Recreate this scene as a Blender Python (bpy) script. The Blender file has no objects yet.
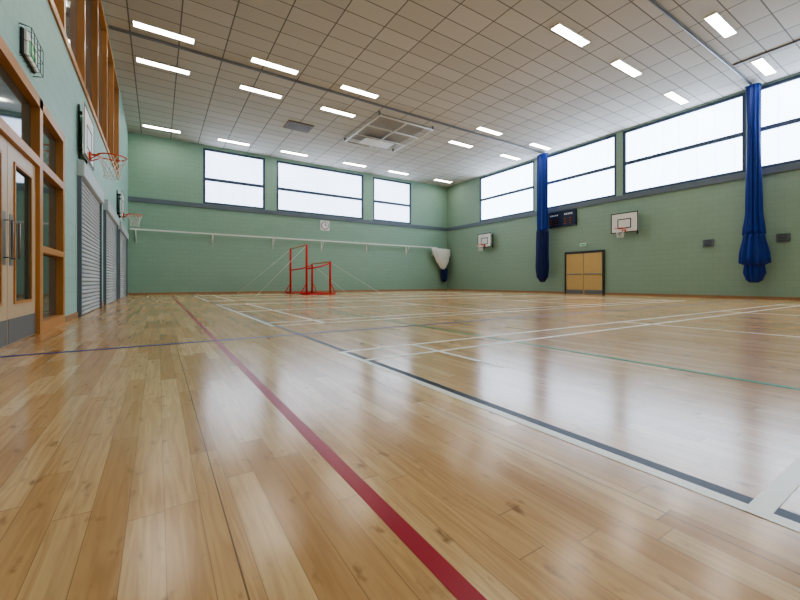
import bpy, bmesh, math, random
from mathutils import Vector, Matrix
random.seed(4)
scene = bpy.context.scene
scene.view_settings.view_transform = 'AgX'
try: scene.view_settings.look = 'AgX - Medium High Contrast'
except Exception as ex_: print(ex_)
scene.view_settings.exposure = 0.74

XL, XR, YB, YF, ZC = -1.20, 18.35, 22.0, -9.0, 7.75
T = 0.3

# ------------------------------------------------------------------ materials
def lin(c):
    return tuple(((v/255)/12.92 if v/255 <= 0.04045 else ((v/255+0.055)/1.055)**2.4) for v in c) + (1,)

def mat(name, col, rough=0.5, metal=0.0, emit=None, estr=0.0, coat=0.0, noise=0.0, nscale=6.0, spec=0.5):
    m = bpy.data.materials.new(name); m.use_nodes = True
    nt = m.node_tree; b = nt.nodes['Principled BSDF']
    c = lin(col)
    b.inputs['Base Color'].default_value = c
    b.inputs['Roughness'].default_value = rough
    b.inputs['Metallic'].default_value = metal
    b.inputs['Coat Weight'].default_value = coat
    b.inputs['Specular IOR Level'].default_value = spec
    if emit:
        b.inputs['Emission Color'].default_value = lin(emit)
        b.inputs['Emission Strength'].default_value = estr
    if noise > 0:
        tc = nt.nodes.new('ShaderNodeTexCoord')
        n = nt.nodes.new('ShaderNodeTexNoise'); n.inputs['Scale'].default_value = nscale
        n.inputs['Detail'].default_value = 4
        nt.links.new(tc.outputs['Object'], n.inputs['Vector'])
        mx = nt.nodes.new('ShaderNodeMix'); mx.data_type = 'RGBA'
        mx.inputs[6].default_value = tuple(v*(1-noise) for v in c[:3])+(1,)
        mx.inputs[7].default_value = tuple(min(1, v*(1+noise)) for v in c[:3])+(1,)
        nt.links.new(n.outputs['Fac'], mx.inputs[0])
        nt.links.new(mx.outputs[2], b.inputs['Base Color'])
    return m

class NB:
    def __init__(s, name):
        s.m = bpy.data.materials.new(name); s.m.use_nodes = True
        s.nt = s.m.node_tree; s.b = s.nt.nodes['Principled BSDF']
    def n(s, t, **k):
        x = s.nt.nodes.new(t)
        for a, v in k.items(): setattr(x, a, v)
        return x
    def l(s, a, b): s.nt.links.new(a, b)
    def math(s, op, a, b=None, c=None):
        x = s.n('ShaderNodeMath', operation=op)
        for i, v in enumerate((a, b, c)):
            if v is None: continue
            if isinstance(v, (int, float)): x.inputs[i].default_value = v
            else: s.l(v, x.inputs[i])
        return x.outputs[0]
    def mix(s, f, a, b, blend='MIX'):
        x = s.n('ShaderNodeMix', data_type='RGBA', blend_type=blend)
        for i, v in ((0, f), (6, a), (7, b)):
            if isinstance(v, (int, float, tuple)): x.inputs[i].default_value = v
            else: s.l(v, x.inputs[i])
        return x.outputs[2]
    def xyz(s):
        tc = s.n('ShaderNodeTexCoord'); sp = s.n('ShaderNodeSeparateXYZ')
        s.l(tc.outputs['Object'], sp.inputs[0])
        return tc.outputs['Object'], sp.outputs[0], sp.outputs[1], sp.outputs[2]

def block_wall(name, col, axis, rough=0.55):
    k = NB(name); v, x, y, z = k.xyz()
    h = x if axis == 'x' else y
    cb = k.n('ShaderNodeCombineXYZ'); k.l(h, cb.inputs[0]); k.l(z, cb.inputs[1])
    br = k.n('ShaderNodeTexBrick'); k.l(cb.outputs[0], br.inputs['Vector'])
    br.inputs['Scale'].default_value = 1; br.inputs['Brick Width'].default_value = 0.45
    br.inputs['Row Height'].default_value = 0.225; br.inputs['Mortar Size'].default_value = 0.007
    br.inputs['Mortar Smooth'].default_value = 0.4
    c = lin(col)
    br.inputs['Color1'].default_value = c
    br.inputs['Color2'].default_value = tuple(a*0.965 for a in c[:3])+(1,)
    br.inputs['Mortar'].default_value = tuple(a*0.84 for a in c[:3])+(1,)
    nz = k.n('ShaderNodeTexNoise'); nz.inputs['Scale'].default_value = 0.8; k.l(v, nz.inputs['Vector'])
    f = k.math('MULTIPLY', nz.outputs['Fac'], 0.10)
    o = k.mix(f, br.outputs['Color'], tuple(a*0.6 for a in c[:3])+(1,))
    k.l(o, k.b.inputs['Base Color'])
    bp = k.n('ShaderNodeBump'); bp.inputs['Strength'].default_value = 0.35; bp.inputs['Distance'].default_value = 0.004
    inv = k.math('SUBTRACT', 1.0, br.outputs['Fac']); k.l(inv, bp.inputs['Height'])
    k.l(bp.outputs[0], k.b.inputs['Normal'])
    k.b.inputs['Roughness'].default_value = rough
    return k.m

def floor_mat():
    k = NB('sprung_wood_floor'); v, x, y, z = k.xyz()
    W, L = 0.083, 0.8
    r = k.math('DIVIDE', k.math('ADD', x, 100.0), W)
    row = k.math('FLOOR', r); fr = k.math('FRACT', r)
    wn = k.n('ShaderNodeTexWhiteNoise', noise_dimensions='1D'); k.l(row, wn.inputs['W'])
    sp2 = k.n('ShaderNodeSeparateXYZ'); k.l(wn.outputs['Color'], sp2.inputs[0])
    Lr = k.math('ADD', L, k.math('MULTIPLY', sp2.outputs[1], 0.45))
    yy = k.math('ADD', k.math('DIVIDE', k.math('ADD', y, 100.0), Lr), k.math('MULTIPLY', wn.outputs['Value'], 7.3))
    cell = k.math('FLOOR', yy); fy = k.math('FRACT', yy)
    cb = k.n('ShaderNodeCombineXYZ'); k.l(row, cb.inputs[0]); k.l(cell, cb.inputs[1])
    w2 = k.n('ShaderNodeTexWhiteNoise', noise_dimensions='2D'); k.l(cb.outputs[0], w2.inputs['Vector'])
    ramp = k.n('ShaderNodeValToRGB'); e = ramp.color_ramp.elements
    e[0].position = 0; e[0].color = lin((192, 148, 98))
    e[1].position = 1; e[1].color = lin((230, 198, 152))
    for p, c in ((0.18, (204, 162, 112)), (0.5, (214, 174, 124)), (0.82, (220, 183, 135))):
        q = e.new(p); q.color = lin(c)
    k.l(w2.outputs['Value'], ramp.inputs[0])
    # grain
    mp = k.n('ShaderNodeMapping'); mp.inputs['Scale'].default_value = (30, 1.8, 1); k.l(v, mp.inputs['Vector'])
    add = k.n('ShaderNodeVectorMath', operation='ADD'); k.l(mp.outputs[0], add.inputs[0])
    sc = k.n('ShaderNodeVectorMath', operation='SCALE'); k.l(w2.outputs['Color'], sc.inputs[0]); sc.inputs['Scale'].default_value = 40
    k.l(sc.outputs[0], add.inputs[1])
    nz = k.n('ShaderNodeTexNoise'); nz.inputs['Scale'].default_value = 1.2; nz.inputs['Detail'].default_value = 7
    nz.inputs['Distortion'].default_value = 1.8; k.l(add.outputs[0], nz.inputs['Vector'])
    g = k.n('ShaderNodeMapRange'); g.inputs['From Min'].default_value = 0.40; g.inputs['From Max'].default_value = 0.68
    k.l(nz.outputs['Fac'], g.inputs[0]); gf = k.math('MULTIPLY', g.outputs[0], 0.46)
    c1 = k.mix(gf, ramp.outputs[0], lin((160, 114, 72)))
    # knots and cloudy staining
    mp2 = k.n('ShaderNodeMapping'); mp2.inputs['Scale'].default_value = (20, 9, 1); k.l(v, mp2.inputs['Vector'])
    n2 = k.n('ShaderNodeTexNoise'); n2.inputs['Scale'].default_value = 1.0; n2.inputs['Detail'].default_value = 4
    k.l(mp2.outputs[0], n2.inputs['Vector'])
    g2 = k.n('ShaderNodeMapRange'); g2.inputs['From Min'].default_value = 0.62; g2.inputs['From Max'].default_value = 0.76
    k.l(n2.outputs['Fac'], g2.inputs[0]); c2 = k.mix(k.math('MULTIPLY', g2.outputs[0], 0.75), c1, lin((114, 76, 46)))
    # seams
    e1 = k.math('MINIMUM', fr, k.math('SUBTRACT', 1.0, fr)); s1 = k.math('LESS_THAN', e1, 0.012)
    e2 = k.math('MINIMUM', fy, k.math('SUBTRACT', 1.0, fy)); s2 = k.math('LESS_THAN', e2, 0.0016)
    wide = k.math('LESS_THAN', k.math('ABSOLUTE', k.math('SUBTRACT', k.math('FRACT', k.math('DIVIDE', k.math('ADD', x, 9.85), 0.996)), 0.04)), 0.0018)
    s = k.math('MAXIMUM', k.math('MULTIPLY', k.math('MAXIMUM', s1, s2), 0.45), k.math('MULTIPLY', wide, 0.85))
    c3 = k.mix(s, c2, lin((88, 60, 40)))
    k.l(c3, k.b.inputs['Base Color'])
    n3 = k.n('ShaderNodeTexNoise'); n3.inputs['Scale'].default_value = 1.6; n3.inputs['Detail'].default_value = 5; k.l(v, n3.inputs['Vector'])
    mr = k.n('ShaderNodeMapRange'); mr.inputs['To Min'].default_value = 0.13; mr.inputs['To Max'].default_value = 0.25
    k.l(n3.outputs['Fac'], mr.inputs[0]); k.l(mr.outputs[0], k.b.inputs['Roughness'])
    bp = k.n('ShaderNodeBump'); bp.inputs['Strength'].default_value = 0.05; bp.inputs['Distance'].default_value = 0.001
    hh = k.math('SUBTRACT', 1.0, s); k.l(hh, bp.inputs['Height'])
    k.l(bp.outputs[0], k.b.inputs['Normal'])
    k.b.inputs['Specular IOR Level'].default_value = 0.82
    return k.m

def ceiling_mat():
    k = NB('suspended_tile_ceiling'); v, x, y, z = k.xyz()
    def line(c, p, off, w):
        f = k.math('FRACT', k.math('DIVIDE', k.math('ADD', c, off), p))
        e = k.math('MINIMUM', f, k.math('SUBTRACT', 1.0, f))
        return k.math('LESS_THAN', e, w/p)
    s = k.math('MAXIMUM', line(x, 1.2, 100.27, 0.017), line(y, 0.6, 100.1, 0.015))
    fx = k.math('FLOOR', k.math('DIVIDE', k.math('ADD', x, 100.27), 1.2)); fy = k.math('FLOOR', k.math('DIVIDE', k.math('ADD', y, 100.1), 0.6))
    cb = k.n('ShaderNodeCombineXYZ'); k.l(fx, cb.inputs[0]); k.l(fy, cb.inputs[1])
    w = k.n('ShaderNodeTexWhiteNoise', noise_dimensions='2D'); k.l(cb.outputs[0], w.inputs['Vector'])
    a = k.mix(w.outputs['Value'], lin((206, 203, 196)), lin((197, 194, 186)))
    k.l(k.mix(s, a, lin((126, 122, 116))), k.b.inputs['Base Color'])
    k.b.inputs['Roughness'].default_value = 0.8
    return k.m

def pane_mat(name, axis, strength):
    # translucent polycarbonate glazing, overcast daylight put in as the pane's own emission, with faint vertical cell structure
    k = NB(name); v, x, y, z = k.xyz()
    h = x if axis == 'x' else y
    f = k.math('FRACT', k.math('DIVIDE', k.math('ADD', h, 50.0), 0.6))
    e = k.math('MINIMUM', f, k.math('SUBTRACT', 1.0, f)); s = k.math('LESS_THAN', e, 0.02)
    c = k.mix(s, lin((212, 230, 255)), lin((176, 198, 230)))
    k.l(c, k.b.inputs['Emission Color'])
    k.b.inputs['Emission Strength'].default_value = strength
    k.b.inputs['Base Color'].default_value = (0.6, 0.62, 0.65, 1)
    k.b.inputs['Roughness'].default_value = 0.25
    return k.m

def wood_mat(name, c1, c2, axis=(8, 8, 1)):
    k = NB(name); v, x, y, z = k.xyz()
    mp = k.n('ShaderNodeMapping'); mp.inputs['Scale'].default_value = axis; k.l(v, mp.inputs['Vector'])
    n = k.n('ShaderNodeTexNoise'); n.inputs['Scale'].default_value = 3; n.inputs['Detail'].default_value = 5; k.l(mp.outputs[0], n.inputs['Vector'])
    k.l(k.mix(n.outputs['Fac'], lin(c1), lin(c2)), k.b.inputs['Base Color'])
    k.b.inputs['Roughness'].default_value = 0.4
    return k.m

M = {}
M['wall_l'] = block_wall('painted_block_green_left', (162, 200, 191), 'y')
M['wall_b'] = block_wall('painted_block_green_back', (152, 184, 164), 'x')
M['wall_r'] = block_wall('painted_block_green_right_shaded', (150, 175, 156), 'y')  # window wall: its backlit shade is mixed into this darker green
M['floor'] = floor_mat(); M['ceil'] = ceiling_mat()
M['pane_b'] = pane_mat('translucent_glazing_back', 'x', 2.1)
M['pane_r'] = pane_mat('translucent_glazing_right', 'y', 3.9)
M['wood'] = wood_mat('timber_frame', (202, 147, 90), (177, 123, 70))
M['doorwood'] = wood_mat('door_veneer_pale', (216, 186, 128), (200, 168, 110))
M['doorL'] = wood_mat('door_veneer_beige', (208, 186, 156), (194, 170, 140))
M['grey'] = mat('grey_trim_paint', (108, 118, 128), 0.5, noise=0.05)
M['ltgrey'] = mat('track_grey_paint', (140, 141, 142), 0.5, noise=0.05)
M['frame'] = mat('window_frame_blue_grey', (66, 80, 104), 0.4, noise=0.05)
M['dgrey'] = mat('dark_grey_paint', (58, 60, 64), 0.45, noise=0.05)
M['white'] = mat('white_enamel', (232, 232, 228), 0.4, noise=0.03)
M['black'] = mat('black_paint', (20, 20, 22), 0.4, noise=0.05)
M['red'] = mat('red_powder_coat', (206, 34, 24), 0.35, noise=0.05)
M['orange'] = mat('orange_rim_paint', (220, 84, 30), 0.4, noise=0.05)
M['steel'] = mat('brushed_steel', (150, 152, 156), 0.35, 0.8, noise=0.05)
M['kick'] = mat('kick_plate', (128, 132, 138), 0.4, 0.5, noise=0.05)
M['glass'] = mat('dim_interior_glass', (58, 76, 74), 0.06, noise=0.25, nscale=0.7, spec=0.8)  # dimness of the corridor behind is put into the dark base colour
M['glass_up'] = mat('gallery_glass', (92, 100, 100), 0.06, noise=0.25, nscale=0.7, spec=0.8)  # opaque grey base stands for the dim gallery behind the glass
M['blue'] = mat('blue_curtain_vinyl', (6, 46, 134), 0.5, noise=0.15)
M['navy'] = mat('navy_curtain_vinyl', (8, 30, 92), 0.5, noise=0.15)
M['net'] = mat('white_net_fabric', (236, 234, 228), 0.8, noise=0.08, nscale=20)
M['lamp'] = mat('lamp_diffuser', (255, 255, 255), 0.5, emit=(255, 250, 240), estr=12.5)
M['green'] = mat('exit_sign_green', (40, 150, 90), 0.5, emit=(60, 190, 120), estr=0.25)
M['vent'] = mat('vent_brown', (136, 124, 110), 0.6, noise=0.05)
M['hatch'] = mat('hatch_grey', (164, 161, 156), 0.7, noise=0.05)
M['shut'] = mat('roller_shutter_aluminium', (194, 202, 206), 0.5, 0.1, noise=0.03)
M['skirt'] = mat('skirting_wood', (164, 126, 92), 0.5, noise=0.1)
M['score'] = mat('scoreboard_face', (22, 36, 66), 0.4, noise=0.05)
M['l_red'] = mat('line_paint_red', (166, 6, 46), 0.3, noise=0.06, nscale=3)
M['l_blk'] = mat('line_paint_black', (10, 26, 52), 0.36, noise=0.12, nscale=3, spec=0.3)
M['l_wht'] = mat('line_paint_white', (246, 245, 240), 0.3, noise=0.03, nscale=3)
M['l_blu'] = mat('line_paint_blue', (8, 40, 132), 0.42, noise=0.08, nscale=3, spec=0.2)
M['l_grn'] = mat('line_paint_green', (10, 124, 70), 0.42, noise=0.08, nscale=3, spec=0.2)

# ------------------------------------------------------------------ mesh builder
class MB:
    def __init__(s, name, mats):
        s.name = name; s.bm = bmesh.new(); s.mats = mats
    def _mi(s, faces, m):
        i = s.mats.index(m)
        for f in faces: f.material_index = i
    def box(s, x0, x1, y0, y1, z0, z1, m, bev=0):
        vs = [s.bm.verts.new(p) for p in ((x0,y0,z0),(x1,y0,z0),(x1,y1,z0),(x0,y1,z0),(x0,y0,z1),(x1,y0,z1),(x1,y1,z1),(x0,y1,z1))]
        fs = [s.bm.faces.new([vs[i] for i in q]) for q in ((3,2,1,0),(4,5,6,7),(0,1,5,4),(1,2,6,5),(2,3,7,6),(3,0,4,7))]
        s._mi(fs, m)
        if bev:
            ed = list({e for f in fs for e in f.edges})
            r = bmesh.ops.bevel(s.bm, geom=ed, offset=bev, segments=2, affect='EDGES')
            s._mi(r['faces'], m)
    def tube(s, pts, r, m, n=8, closed=False, caps=True):
        pts = [Vector(p) for p in pts]; rings = []
        N = len(pts)
        for i, p in enumerate(pts):
            a = pts[(i-1) % N] if (closed or i > 0) else p
            b = pts[(i+1) % N] if (closed or i < N-1) else p
            d = (b-a).normalized()
            up = Vector((0,0,1)) if abs(d.z) < 0.95 else Vector((0,1,0))
            u = d.cross(up).normalized(); w = u.cross(d)
            rr = r[i] if isinstance(r, (list, tuple)) else r
            rings.append([s.bm.verts.new(p + (u*math.cos(2*math.pi*j/n) + w*math.sin(2*math.pi*j/n))*rr) for j in range(n)])
        fs = []
        for i in range(N if closed else N-1):
            A, B = rings[i], rings[(i+1) % N]
            for j in range(n):
                fs.append(s.bm.faces.new((A[j], A[(j+1) % n], B[(j+1) % n], B[j])))
        if not closed and caps:
            fs.append(s.bm.faces.new(rings[0][::-1])); fs.append(s.bm.faces.new(rings[-1]))
        for f in fs: f.smooth = True
        s._mi(fs, m)
    def loft(s, loops, m, cap=True, smooth=True):
        R = [[s.bm.verts.new(p) for p in lp] for lp in loops]; n = len(R[0]); fs = []
        for A, B in zip(R, R[1:]):
            for j in range(n):
                fs.append(s.bm.faces.new((A[j], A[(j+1) % n], B[(j+1) % n], B[j])))
        if cap:
            fs.append(s.bm.faces.new(R[0][::-1])); fs.append(s.bm.faces.new(R[-1]))
        for f in fs: f.smooth = smooth
        s._mi(fs, m)
    def done(s):
        bmesh.ops.recalc_face_normals(s.bm, faces=s.bm.faces)
        me = bpy.data.meshes.new(s.name); s.bm.to_mesh(me); s.bm.free()
        for m in s.mats: me.materials.append(M[m])
        o = bpy.data.objects.new(s.name, me); scene.collection.objects.link(o)
        return o

def wall(name, axis, h0, h1, d0, d1, holes, m):
    b = MB(name, [m])
    hs = sorted({h0, h1} | {v for q in holes for v in q[:2]}); zs = sorted({0, ZC} | {v for q in holes for v in q[2:]})
    for i in range(len(hs)-1):
        for j in range(len(zs)-1):
            a, c = hs[i], hs[i+1]; p, q = zs[j], zs[j+1]
            mh, mz = (a+c)/2, (p+q)/2
            if any(o[0] < mh < o[1] and o[2] < mz < o[3] for o in holes): continue
            if axis == 'x': b.box(a, c, d0, d1, p, q, m)
            else: b.box(d0, d1, a, c, p, q, m)
    return b.done()

ZS, ZT = 4.70, 7.60
back_w = [(1.97, 5.08), (5.72, 11.28), (12.0, 15.05)]
right_w = [(14.2, 18.62), (9.55, 13.95), (4.85, 9.25), (0.15, 4.55), (-4.6, -0.15)]
left_w = (0.0, 16.75, 4.25, 7.55)

# shell
b = MB('floor', ['floor']); b.box(XL-T, XR+T, YF-T, YB+T, -0.2, 0, 'floor'); b.done()
b = MB('ceiling', ['ceil']); b.box(XL-T, XR+T, YF-T, YB+T, ZC, ZC+0.2, 'ceil'); b.done()
wall('wall_back', 'x', XL, XR, YB, YB+T, [(a, c, ZS, ZT) for a, c in back_w], 'wall_b')
wall('wall_right', 'y', YF-T, YB+T, XR, XR+T, [(a, c, ZS, 7.68) for a, c in right_w], 'wall_r')
wall('wall_left', 'y', YF-T, YB+T, XL-T, XL, [left_w, (3.95, 7.45, 0, 2.8)], 'wall_l')
wall('wall_front', 'x', XL, XR, YF-T, YF, [], 'wall_b')

# trims
b = MB('trim_back', ['grey']); b.box(XL, XR-0.06, YB-0.06, YB, 4.46, 4.68, 'grey'); b.done()
b = MB('trim_right', ['grey']); b.box(XR-0.06, XR, YF, YB, 4.46, 4.68, 'grey'); b.done()
b = MB('baseboard_back', ['skirt']); b.box(XL+0.02, XR-0.02, YB-0.02, YB, 0, 0.1, 'skirt'); b.done()
b = MB('baseboard_right', ['skirt']); b.box(XR-0.02, XR, YF, 10.05, 0, 0.1, 'skirt'); b.box(XR-0.02, XR, 12.25, YB, 0, 0.1, 'skirt'); b.done()
b = MB('baseboard_left', ['skirt'])
for a, c in ((YF, 3.95), (7.45, 8.62), (11.62, 12.4), (15.97, 16.68), (20.75, YB)): b.box(XL, XL+0.02, a, c, 0, 0.1, 'skirt')
b.done()

# windows
wi = 0
def window(axis, a, c, z0, z1, d, sgn, pane, zm):
    global wi; wi += 1
    b = MB('window_%d' % wi, ['frame', pane])
    f = 0.11
    def bx(h0, h1, za, zb, d0, d1, m):
        d0, d1 = d + sgn*d0, d + sgn*d1
        if d0 > d1: d0, d1 = d1, d0
        if axis == 'x': b.box(h0, h1, d0, d1, za, zb, m)
        else: b.box(d0, d1, h0, h1, za, zb, m)
    bx(a, a+f, z0, z1, 0.02, 0.12, 'frame'); bx(c-f, c, z0, z1, 0.02, 0.12, 'frame')
    bx(a+f, c-f, z0, z0+f, 0.02, 0.12, 'frame'); bx(a+f, c-f, z1-f, z1, 0.02, 0.12, 'frame')
    bx(a+f, c-f, zm-0.075, zm+0.075, 0.02, 0.12, 'frame')
    bx(a+0.01, c-0.01, z0+0.01, z1-0.01, 0.09, 0.11, pane)
    b.done()
for a, c in back_w: window('x', a, c, ZS, ZT, YB, 1, 'pane_b', 6.0)
for a, c in right_w: window('y', a, c, ZS, 7.68, XR, 1, 'pane_r', 6.15)

# left gallery glazing
wi += 1
b = MB('window_%d' % wi, ['wood', 'glass_up', 'grey'])
y0, y1, z0, z1 = left_w
X0, X1 = XL-0.14, XL+0.03
b.box(X0, X1, y0, y1, z0, z0+0.12, 'wood'); b.box(X0, X1, y0, y1, z1-0.12, z1, 'wood')
n = 9
for i in range(n+1):
    yy = y0 + 0.06 + (y1-y0-0.12)*i/n
    b.box(X0, X1, yy-0.06, yy+0.06, z0+0.12, z1-0.12, 'wood')
b.box(XL-0.11, XL-0.08, y0, y1, z0, z1, 'glass_up')
b.done()

# left entrance timber screen + door
b = MB('door_1', ['wood', 'doorL', 'glass', 'kick', 'steel'])
X0, X1 = XL-0.12, XL+0.03
def post(a, c, za=0, zb=2.8): b.box(X0, X1, a, c, za, zb, 'wood')
post(3.95, 4.07); post(6.03, 6.17); post(7.33, 7.45)
b.box(X0, X1, 4.07, 7.33, 2.68, 2.8, 'wood'); b.box(X0, X1, 4.07, 6.03, 1.98, 2.08, 'wood')
b.box(X0, X1, 6.17, 7.33, 0.0, 0.14, 'wood'); b.box(X0, X1, 6.17, 7.33, 0.98, 1.06, 'wood'); b.box(X0, X1, 6.17, 7.33, 1.98, 2.08, 'wood')
b.box(XL-0.07, XL-0.05, 4.07, 6.03, 2.08, 2.68, 'glass'); b.box(XL-0.07, XL-0.05, 6.17, 7.33, 0.14, 2.68, 'glass')
for a, c, side in ((4.07, 5.045, 1), (5.055, 6.03, 0)):
    w = 0.19
    DX0, DX1 = XL-0.06, XL-0.01
    b.box(DX0, DX1, a, a+w, 0.01, 1.97, 'doorL'); b.box(DX0, DX1, c-w, c, 0.01, 1.97, 'doorL')
    b.box(DX0, DX1, a+w, c-w, 0.01, 0.42, 'doorL'); b.box(DX0, DX1, a+w, c-w, 1.80, 1.97, 'doorL')
    b.box(XL-0.04, XL-0.03, a+w, c-w, 0.42, 1.80, 'glass')
    b.box(DX1, DX1+0.004, a+0.01, c-0.01, 0.02, 0.26, 'kick')
    b.box(DX1, DX1+0.012, a+w-0.01, a+w+0.02, 0.40, 1.82, 'wood'); b.box(DX1, DX1+0.012, c-w-0.02, c-w+0.01, 0.40, 1.82, 'wood')
    b.box(DX1, DX1+0.012, a+w+0.02, c-w-0.02, 0.40, 0.43, 'wood'); b.box(DX1, DX1+0.012, a+w+0.02, c-w-0.02, 1.79, 1.82, 'wood')
    hy = c-0.1 if side else a+0.1
    b.box(DX1, DX1+0.004, hy-0.045, hy+0.045, 0.78, 1.28, 'steel')
    b.tube([(DX1, hy, 0.85), (DX1+0.06, hy, 0.85), (DX1+0.06, hy, 1.2), (DX1, hy, 1.2)], 0.011, 'steel')
b.done()

# exit sign with wire guard on left wall
b = MB('exit_sign', ['white', 'green', 'dgrey'])
sy, sz = 5.62, 3.12
b.box(XL, XL+0.03, sy-0.24, sy+0.24, sz-0.14, sz+0.14, 'dgrey', 0.01)
b.box(XL+0.03, XL+0.05, sy-0.22, sy+0.22, sz-0.125, sz+0.125, 'white')
b.box(XL+0.05, XL+0.054, sy-0.12, sy+0.12, sz-0.07, sz+0.07, 'green')
b.box(XL+0.054, XL+0.057, sy-0.09, sy-0.04, sz-0.05, sz+0.05, 'white'); b.box(XL+0.054, XL+0.057, sy-0.01, sy+0.09, sz-0.015, sz+0.015, 'white')
for i in range(5):
    yy = sy-0.24+0.12*i
    b.tube([(XL, yy, sz-0.17), (XL+0.09, yy, sz-0.15), (XL+0.09, yy, sz+0.15), (XL, yy, sz+0.17)], 0.003, 'dgrey', 5)
for zz in (-0.15, 0.0, 0.15):
    b.tube([(XL, sy-0.26, sz+zz), (XL+0.09, sy-0.24, sz+zz), (XL+0.09, sy+0.24, sz+zz), (XL, sy+0.26, sz+zz)], 0.003, 'dgrey', 5)
b.done()

# roller shutters
for a, c in ((8.66, 11.58), (12.44, 15.93), (16.72, 20.71)):
    b = MB('roller_shutter', ['shut', 'grey'])
    b.box(XL, XL+0.06, a, a+0.08, 0, 2.5, 'grey'); b.box(XL, XL+0.06, c-0.08, c, 0, 2.5, 'grey')
    b.box(XL, XL+0.10, a, c, 2.5, 2.78, 'shut', 0.01)
    z = 0.0
    while z < 2.42:
        q = [(XL+0.012, z), (XL+0.026, z+0.02), (XL+0.029, z+0.04), (XL+0.024, z+0.06), (XL+0.012, z+0.076)]
        b.loft([[(x, a+0.08, zz) for x, zz in q], [(x, c-0.08, zz) for x, zz in q]], 'shut')
        z += 0.078
    b.box(XL, XL+0.012, a+0.08, c-0.08, 0, 2.5, 'shut')
    b.done()

# basketball goals
def goal(px, py, sgn, bw=1.2, off=0.12, zb=2.88, hb=0.92):
    b = MB('basketball_hoop', ['white', 'black', 'orange', 'net', 'steel', 'dgrey'])
    X = lambda d: px + sgn*d
    def bx(d0, d1, a, c, z0, z1, m, bev=0):
        x0, x1 = sorted((X(d0), X(d1))); b.box(x0, x1, py+a, py+c, z0, z1, m, bev)
    h = bw/2
    bx(off, off+0.025, -h, h, zb, zb+hb, 'white')
    e = off+0.025; t = 0.04
    for q in ((-h, h, zb, zb+t), (-h, h, zb+hb-t, zb+hb), (-h, -h+t, zb+t, zb+hb-t), (h-t, h, zb+t, zb+hb-t)): bx(e, e+0.004, *q, 'black')
    for q in ((-0.3, 0.3, zb+0.2, zb+0.24), (-0.3, 0.3, zb+0.6, zb+0.64), (-0.3, -0.26, zb+0.24, zb+0.6), (0.26, 0.3, zb+0.24, zb+0.6)): bx(e, e+0.003, *q, 'black')
    for yy in (-0.4, 0.4):
        bx(0.02, off, yy-0.025, yy+0.025, zb+0.1, zb+0.15, 'dgrey'); bx(0.02, off, yy-0.025, yy+0.025, zb+0.75, zb+0.8, 'dgrey')
        bx(0, 0.02, yy-0.03, yy+0.03, zb-0.05, zb+hb, 'dgrey')
        if off > 0.2: b.tube([(X(0.02), py+yy, zb-0.05), (X(off), py+yy, zb+0.7)], 0.018, 'dgrey', 6)
    rz = 3.05; rc = e+0.12+0.228
    bx(e, e+0.03, -0.09, 0.09, rz-0.12, rz+0.02, 'orange'); bx(e+0.03, e+0.13, -0.05, 0.05, rz-0.015, rz, 'orange')
    b.tube([(X(e+0.02), py-0.07, rz-0.11), (X(e+0.17), py-0.14, rz-0.01)], 0.01, 'orange', 6)
    b.tube([(X(e+0.02), py+0.07, rz-0.11), (X(e+0.17), py+0.14, rz-0.01)], 0.01, 'orange', 6)
    N = 28
    b.tube([(X(rc)+0.228*math.cos(2*math.pi*i/N), py+0.228*math.sin(2*math.pi*i/N), rz) for i in range(N)], 0.012, 'orange', 8, closed=True)
    rad = [0.225, 0.20, 0.165, 0.14, 0.13, 0.135]; zz = [rz, rz-0.09, rz-0.18, rz-0.26, rz-0.34, rz-0.42]
    for k in range(12):
        for dr in (1, -1):
            pts = []
            for i in range(6):
                an = 2*math.pi*(k + dr*i*0.5)/12
                pts.append((X(rc)+rad[i]*math.cos(an), py+rad[i]*math.sin(an), zz[i]))
            b.tube(pts, 0.0045, 'net', 4, caps=False)
    return b.done()
goal(XL, 9.2, 1, off=0.08); goal(XL, 16.7, 1, off=0.12)
goal(XR, 9.0, -1, off=0.35); goal(XR, 17.8, -1, off=0.35)

# court markings (thin paint films; each strip a hair higher than the last so none are coplanar)
def line(name, m, segs, z=0.0008):
    b = MB(name, [m])
    for i, (x0, x1, y0, y1) in enumerate(segs): b.box(x0, x1, y0, y1, 0.0, z + i*0.00004, m)
    return b.done()
line('court_line_red', 'l_red', [(0.492, 0.540, YF+0.3, 21.2)])
line('court_line_black', 'l_blk', [(1.385, 1.435, YF+0.3, 20.6)], 0.0010)
line('court_line_blue', 'l_blu', [(XL+0.1, XR-0.6, 4.385, 4.445)], 0.0012)
line('court_line_green', 'l_grn', [(3.09, 3.145, YF+0.4, 20.4), (15.1, 15.15, YF+0.4, 20.4), (3.14, 15.1, 12.0, 12.05)], 0.0014)
segs = []
w = 0.048
for y0 in (-3.0, 5.4, 13.3):
    x0, x1 = 1.335, 14.735; y1 = y0+6.1; ym = (y0+y1)/2 + (0.285 if y0 < 0 else 0)
    for yy in (y0, y0+0.46, y1-0.46, y1-w): segs.append((x0, x1, yy, yy+w))
    for xx in (x0, x0+0.76, x0+4.72, x1-4.72-w, x1-0.76-w, x1-w):
        if y0 < 0 and xx == x0+0.76: segs.append((xx, xx+w, 1.9, y1)); continue
        segs.append((xx, xx+w, y0, y1))
    segs.append((x0, x0+4.72, ym-0.025, ym+0.025)); segs.append((x1-4.72, x1, ym, ym+w))
line('court_line_white', 'l_wht', segs, 0.0016)

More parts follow.
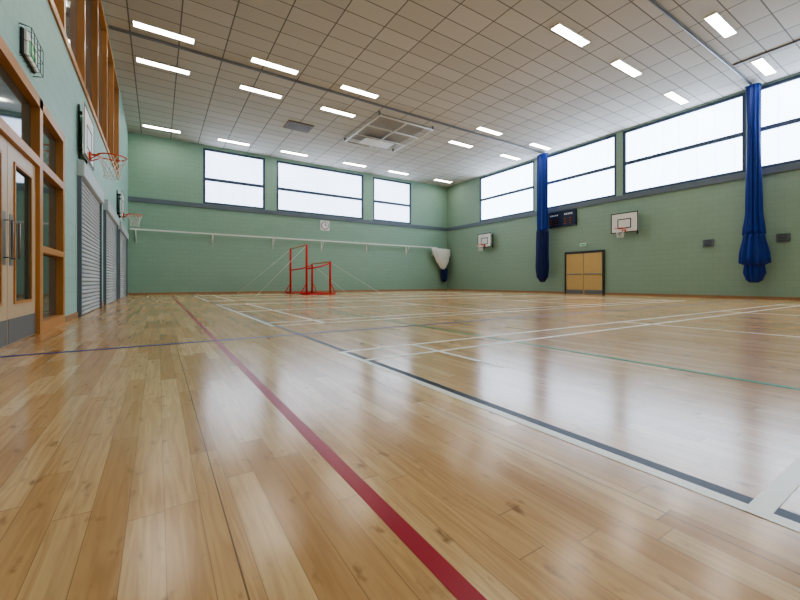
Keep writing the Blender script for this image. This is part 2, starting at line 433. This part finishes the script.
# ceiling lights
ex = [-0.57, 2.52, 5.62, 9.3, 12.42, 16.15]
for yy in (20.7, 14.68, 12.68, 6.5, 4.0, -2.0, -4.0):  # the negative rows, unseen behind the camera, are added for illumination
    for i, xx in enumerate(ex):
        if i == 3 and yy in (14.68, 12.68): continue
        b = MB('ceiling_light', ['white', 'lamp'])
        L = 1.46; hw = 0.13
        b.box(xx-0.02, xx+L+0.02, yy-hw-0.02, yy-hw, ZC-0.03, ZC, 'white'); b.box(xx-0.02, xx+L+0.02, yy+hw, yy+hw+0.02, ZC-0.03, ZC, 'white')
        b.box(xx-0.02, xx, yy-hw, yy+hw, ZC-0.03, ZC, 'white'); b.box(xx+L, xx+L+0.02, yy-hw, yy+hw, ZC-0.03, ZC, 'white')
        b.box(xx, xx+L, yy-hw, yy+hw, ZC-0.022, ZC-0.0, 'lamp')
        b.done()

# curtain tracks
for yy in (4.58, 13.2):
    b = MB('curtain_track', ['ltgrey', 'steel'])
    b.box(XL+0.05, XR-0.1, yy-0.035, yy+0.035, ZC-0.05, ZC, 'ltgrey')
    b.box(XL+0.05, XR-0.1, yy-0.012, yy+0.012, ZC-0.08, ZC-0.05, 'steel')
    b.done()
b = MB('conduit_track', ['ltgrey']); b.box(15.85, 15.92, YF+0.1, 4.5, ZC-0.05, ZC, 'ltgrey'); b.done()

# gathered divider curtains
def bundle(b, cx, cy, prof, m, folds=9, amp=0.16, n=108, seed=0, dx=None):
    rnd = random.Random(seed); ph = [rnd.uniform(0, 6.28) for _ in range(6)]
    loops = []
    Z = []
    for (z0, a0, b0), (z1, a1, b1) in zip(prof, prof[1:]):
        k = max(1, int(abs(z1-z0)/0.12))
        for i in range(k):
            t = i/k; t2 = t*t*(3-2*t); Z.append((z0+(z1-z0)*t, a0+(a1-a0)*t2, b0+(b1-b0)*t2))
    Z.append(prof[-1])
    for z, rx, ry in Z:
        lp = []
        for j in range(n):
            a = 2*math.pi*j/n
            r = 1 + amp*math.sin(folds*a + ph[0] + 0.25*math.sin(z*1.1)) + 0.5*amp*math.sin((folds*2+1)*a + ph[1] + 0.4*math.sin(z*0.8+ph[2])) + 0.08*math.sin(2*a+z*0.9+ph[3])
            ox = dx(z) if dx else 0
            lp.append((cx + ox + rx*r*math.cos(a), cy + ry*r*math.sin(a), z))
        loops.append(lp)
    b.loft(loops, m)
b = MB('divider_curtain', ['blue', 'navy', 'steel'])
bundle(b, 17.85, 4.5, [(7.62, 0.13, 0.18), (6, 0.15, 0.16), (3.2, 0.17, 0.19), (2.3, 0.21, 0.26)], 'blue', seed=1)
bundle(b, 17.85, 4.5, [(2.34, 0.20, 0.25), (1.5, 0.24, 0.38), (1.3, 0.24, 0.39), (1.22, 0.18, 0.25), (0.95, 0.18, 0.28), (0.68, 0.14, 0.20), (0.6, 0.06, 0.1)], 'blue', seed=2, folds=11)
b.tube([(17.85+0.22*math.cos(a/24*6.283), 4.5+0.28*math.sin(a/24*6.283), 1.24) for a in range(24)], 0.02, 'navy', 6, closed=True)
b.box(17.8, 17.9, 4.38, 4.74, 7.58, 7.66, 'steel')
b.done()
b = MB('divider_curtain', ['blue', 'navy', 'steel'])
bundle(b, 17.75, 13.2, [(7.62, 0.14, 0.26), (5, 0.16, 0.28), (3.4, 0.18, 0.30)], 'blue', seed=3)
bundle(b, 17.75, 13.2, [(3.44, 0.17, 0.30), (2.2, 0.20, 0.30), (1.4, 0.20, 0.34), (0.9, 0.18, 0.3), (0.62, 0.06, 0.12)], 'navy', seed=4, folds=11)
b.box(17.7, 17.8, 13.0, 13.4, 7.58, 7.66, 'steel')
b.done()

# right-hand double door
b = MB('door_2', ['dgrey', 'doorwood', 'steel', 'kick'])
X1 = XR; a, c = 10.1, 12.2
b.box(X1-0.09, X1, a, a+0.08, 0, 2.2, 'dgrey'); b.box(X1-0.09, X1, c-0.08, c, 0, 2.2, 'dgrey'); b.box(X1-0.09, X1, a+0.08, c-0.08, 2.1, 2.2, 'dgrey')
mid = (a+c)/2
for p, q in ((a+0.08, mid-0.012), (mid+0.012, c-0.08)):
    b.box(X1-0.06, X1-0.01, p, q, 0.01, 2.09, 'doorwood')
    b.box(X1-0.066, X1-0.06, p+0.03, q-0.03, 0.03, 0.22, 'kick')
    b.box(X1-0.09, X1-0.06, p+0.06, q-0.06, 1.0, 1.05, 'steel')
    b.box(X1-0.072, X1-0.06, p+0.12, q-0.12, 1.2, 1.24, 'doorwood')
b.box(X1-0.03, X1-0.01, mid-0.012, mid+0.012, 0.01, 2.09, 'dgrey')
b.done()
b = MB('exit_sign', ['white', 'green']); b.box(XR-0.06, XR, 11.0, 11.35, 2.44, 2.60, 'white', 0.01); b.box(XR-0.064, XR-0.06, 11.05, 11.30, 2.48, 2.56, 'green'); b.done()

# scoreboard
b = MB('scoreboard', ['score', 'black', 'white', 'orange'])
b.box(XR-0.1, XR, 11.55, 13.25, 3.6, 4.42, 'score', 0.01)
for yy in (11.75, 12.05, 12.6, 12.9):
    b.box(XR-0.105, XR-0.1, yy, yy+0.22, 3.72, 4.02, 'black')
    for dz in (0.02, 0.14, 0.26): b.box(XR-0.108, XR-0.105, yy+0.05, yy+0.17, 3.72+dz, 3.74+dz, 'orange')
for yy in (11.75, 12.6):
    for i in range(5): b.box(XR-0.104, XR-0.1, yy+i*0.1, yy+i*0.1+0.06, 4.2, 4.28, 'white')
b.done()
for yy, zz, s in ((5.97, 2.16, 0.17), (3.85, 2.17, 0.17)):
    b = MB('wall_vent', ['grey', 'dgrey'])
    b.box(XR-0.08, XR, yy-s, yy+s, zz-s*0.8, zz+s*0.8, 'grey', 0.01)
    for i in range(5): b.box(XR-0.085, XR-0.08, yy-s+0.05, yy+s-0.05, zz-0.11+i*0.05, zz-0.09+i*0.05, 'dgrey')
    b.done()

# clock
b = MB('wall_clock', ['white', 'black', 'dgrey'])
cx, cz = 8.62, 4.08
b.box(cx-0.30, cx+0.30, YB-0.04, YB, cz-0.30, cz+0.30, 'white', 0.01)
N = 32
ci = lambda r, y: [(cx+r*math.cos(6.2832*i/N), y, cz+r*math.sin(6.2832*i/N)) for i in range(N)]
b.loft([ci(0.25, YB-0.04), ci(0.25, YB-0.05)], 'dgrey', smooth=False)
b.loft([ci(0.22, YB-0.05), ci(0.22, YB-0.06)], 'white', smooth=False)
b.box(cx-0.014, cx+0.014, YB-0.066, YB-0.06, cz, cz+0.18, 'black'); b.box(cx-0.014, cx+0.12, YB-0.068, YB-0.06, cz-0.014, cz+0.014, 'black')
for i in range(12):
    a = i*math.pi/6; px, pz = cx+0.19*math.cos(a), cz+0.19*math.sin(a); b.box(px-0.012, px+0.012, YB-0.064, YB-0.06, pz-0.012, pz+0.012, 'black')
b.done()

# white wall rail along back wall with brackets
b = MB('net_track_rail', ['white', 'steel'])
b.box(-1.1, 17.0, 21.52, 21.58, 3.06, 3.13, 'white')
for xx in (-0.9, 2.4, 5.5, 8.4, 11.5, 14.6, 16.9):
    b.box(xx-0.03, xx+0.03, 21.58, YB-0.04, 3.07, 3.12, 'white')
    b.box(xx-0.03, xx+0.03, YB-0.04, YB, 2.5, 3.14, 'white')
    b.tube([(xx, YB-0.03, 2.55), (xx, 21.58, 3.08)], 0.02, 'white', 6)
b.done()
b = MB('gathered_net', ['net', 'navy'])
bundle(b, 17.35, 21.5, [(3.04, 0.85, 0.12), (2.7, 0.78, 0.18), (2.2, 0.55, 0.18), (1.7, 0.26, 0.14), (1.55, 0.1, 0.06)], 'net', folds=13, amp=0.06, dx=lambda z: (3.06-z)*0.13)
bundle(b, 17.8, 21.72, [(2.3, 0.22, 0.12), (1.4, 0.25, 0.15), (0.75, 0.2, 0.14), (0.62, 0.08, 0.06)], 'navy', folds=8, amp=0.1)
b.done()

# asymmetric bars
b = MB('uneven_bars', ['red', 'wood', 'steel', 'white'])
Y0, Y1 = 17.65, 20.25
for yy in (Y0, Y1):
    b.tube([(6.0, yy, 0.05), (6.0, yy, 2.40)], 0.055, 'red', 10)
    b.tube([(7.2, yy, 0.05), (7.2, yy, 1.62)], 0.055, 'red', 10)
    b.tube([(5.7, yy, 0.04), (7.5, yy, 0.04)], 0.04, 'red', 8)
    b.tube([(6.0, yy, 1.25), (6.6, yy, 1.35), (7.2, yy, 1.55)], 0.035, 'red', 8)
    b.tube([(5.72, yy, 0.06), (6.0, yy, 0.6)], 0.025, 'red', 6); b.tube([(7.48, yy, 0.06), (7.2, yy, 0.6)], 0.025, 'red', 6)
    b.box(5.64, 5.76, yy-0.08, yy+0.08, 0, 0.04, 'steel'); b.box(7.44, 7.56, yy-0.08, yy+0.08, 0, 0.04, 'steel')
b.tube([(6.0, Y0-0.05, 2.40), (6.0, Y1+0.05, 2.40)], 0.03, 'wood', 10)
b.tube([(7.2, Y0-0.05, 1.62), (7.2, Y1+0.05, 1.62)], 0.03, 'wood', 10)
b.tube([(6.0, Y0, 0.06), (6.0, Y1, 0.06)], 0.03, 'red', 8); b.tube([(7.2, Y0, 0.06), (7.2, Y1, 0.06)], 0.03, 'red', 8)
for yy in (Y0, Y1):
    s = -0.9 if yy == Y0 else 0.9
    for x0, z0, x1 in ((6.0, 2.38, 3.5), (7.2, 1.6, 9.6)):
        b.tube([(x0, yy, z0), (x1, yy+s, 0.02)], 0.008, 'white', 5)
b.done()

# ceiling hoisted frame
b = MB('ceiling_hoist_frame', ['white', 'steel', 'hatch'])
x0, x1, y0, y1 = 7.8, 10.6, 13.75, 17.2
zf = ZC-0.16
for xx in (x0, x1, 9.2): b.tube([(xx, y0, zf), (xx, y1, zf)], 0.04, 'white', 8)
for yy in (y0, y1, 14.9, 16.05): b.tube([(x0, yy, zf), (x1, yy, zf)], 0.035, 'white', 8)
for xx in (x0, x1):
    for yy in (y0, y1): b.tube([(xx, yy, zf), (xx, yy, ZC)], 0.04, 'steel', 8)
b.box(8.4, 10.0, 16.1, 16.9, zf-0.05, zf-0.03, 'white')
b.box(8.0, 10.4, 13.9, 17.0, ZC-0.03, ZC, 'hatch')
b.done()
b = MB('ceiling_vent', ['vent', 'dgrey'])
b.box(4.85, 6.0, 16.6, 17.5, ZC-0.04, ZC, 'vent')
for i in range(8): b.box(4.9, 5.95, 16.66+i*0.1, 16.69+i*0.1, ZC-0.045, ZC-0.04, 'dgrey')
b.done()

# world and camera
w = bpy.data.worlds.new('overcast_sky'); scene.world = w; w.use_nodes = True
w.node_tree.nodes['Background'].inputs[0].default_value = (0.8, 0.88, 1, 1)
w.node_tree.nodes['Background'].inputs[1].default_value = 1.0
cam = bpy.data.cameras.new('camera'); co = bpy.data.objects.new('camera', cam); scene.collection.objects.link(co)
co.location = (0, 0, 0.62); co.rotation_euler = (math.radians(90), 0, -math.radians(32.68))
cam.sensor_width = 36; cam.lens = 377.2/800*36; cam.shift_y = -18/800; cam.clip_start = 0.02
scene.camera = co
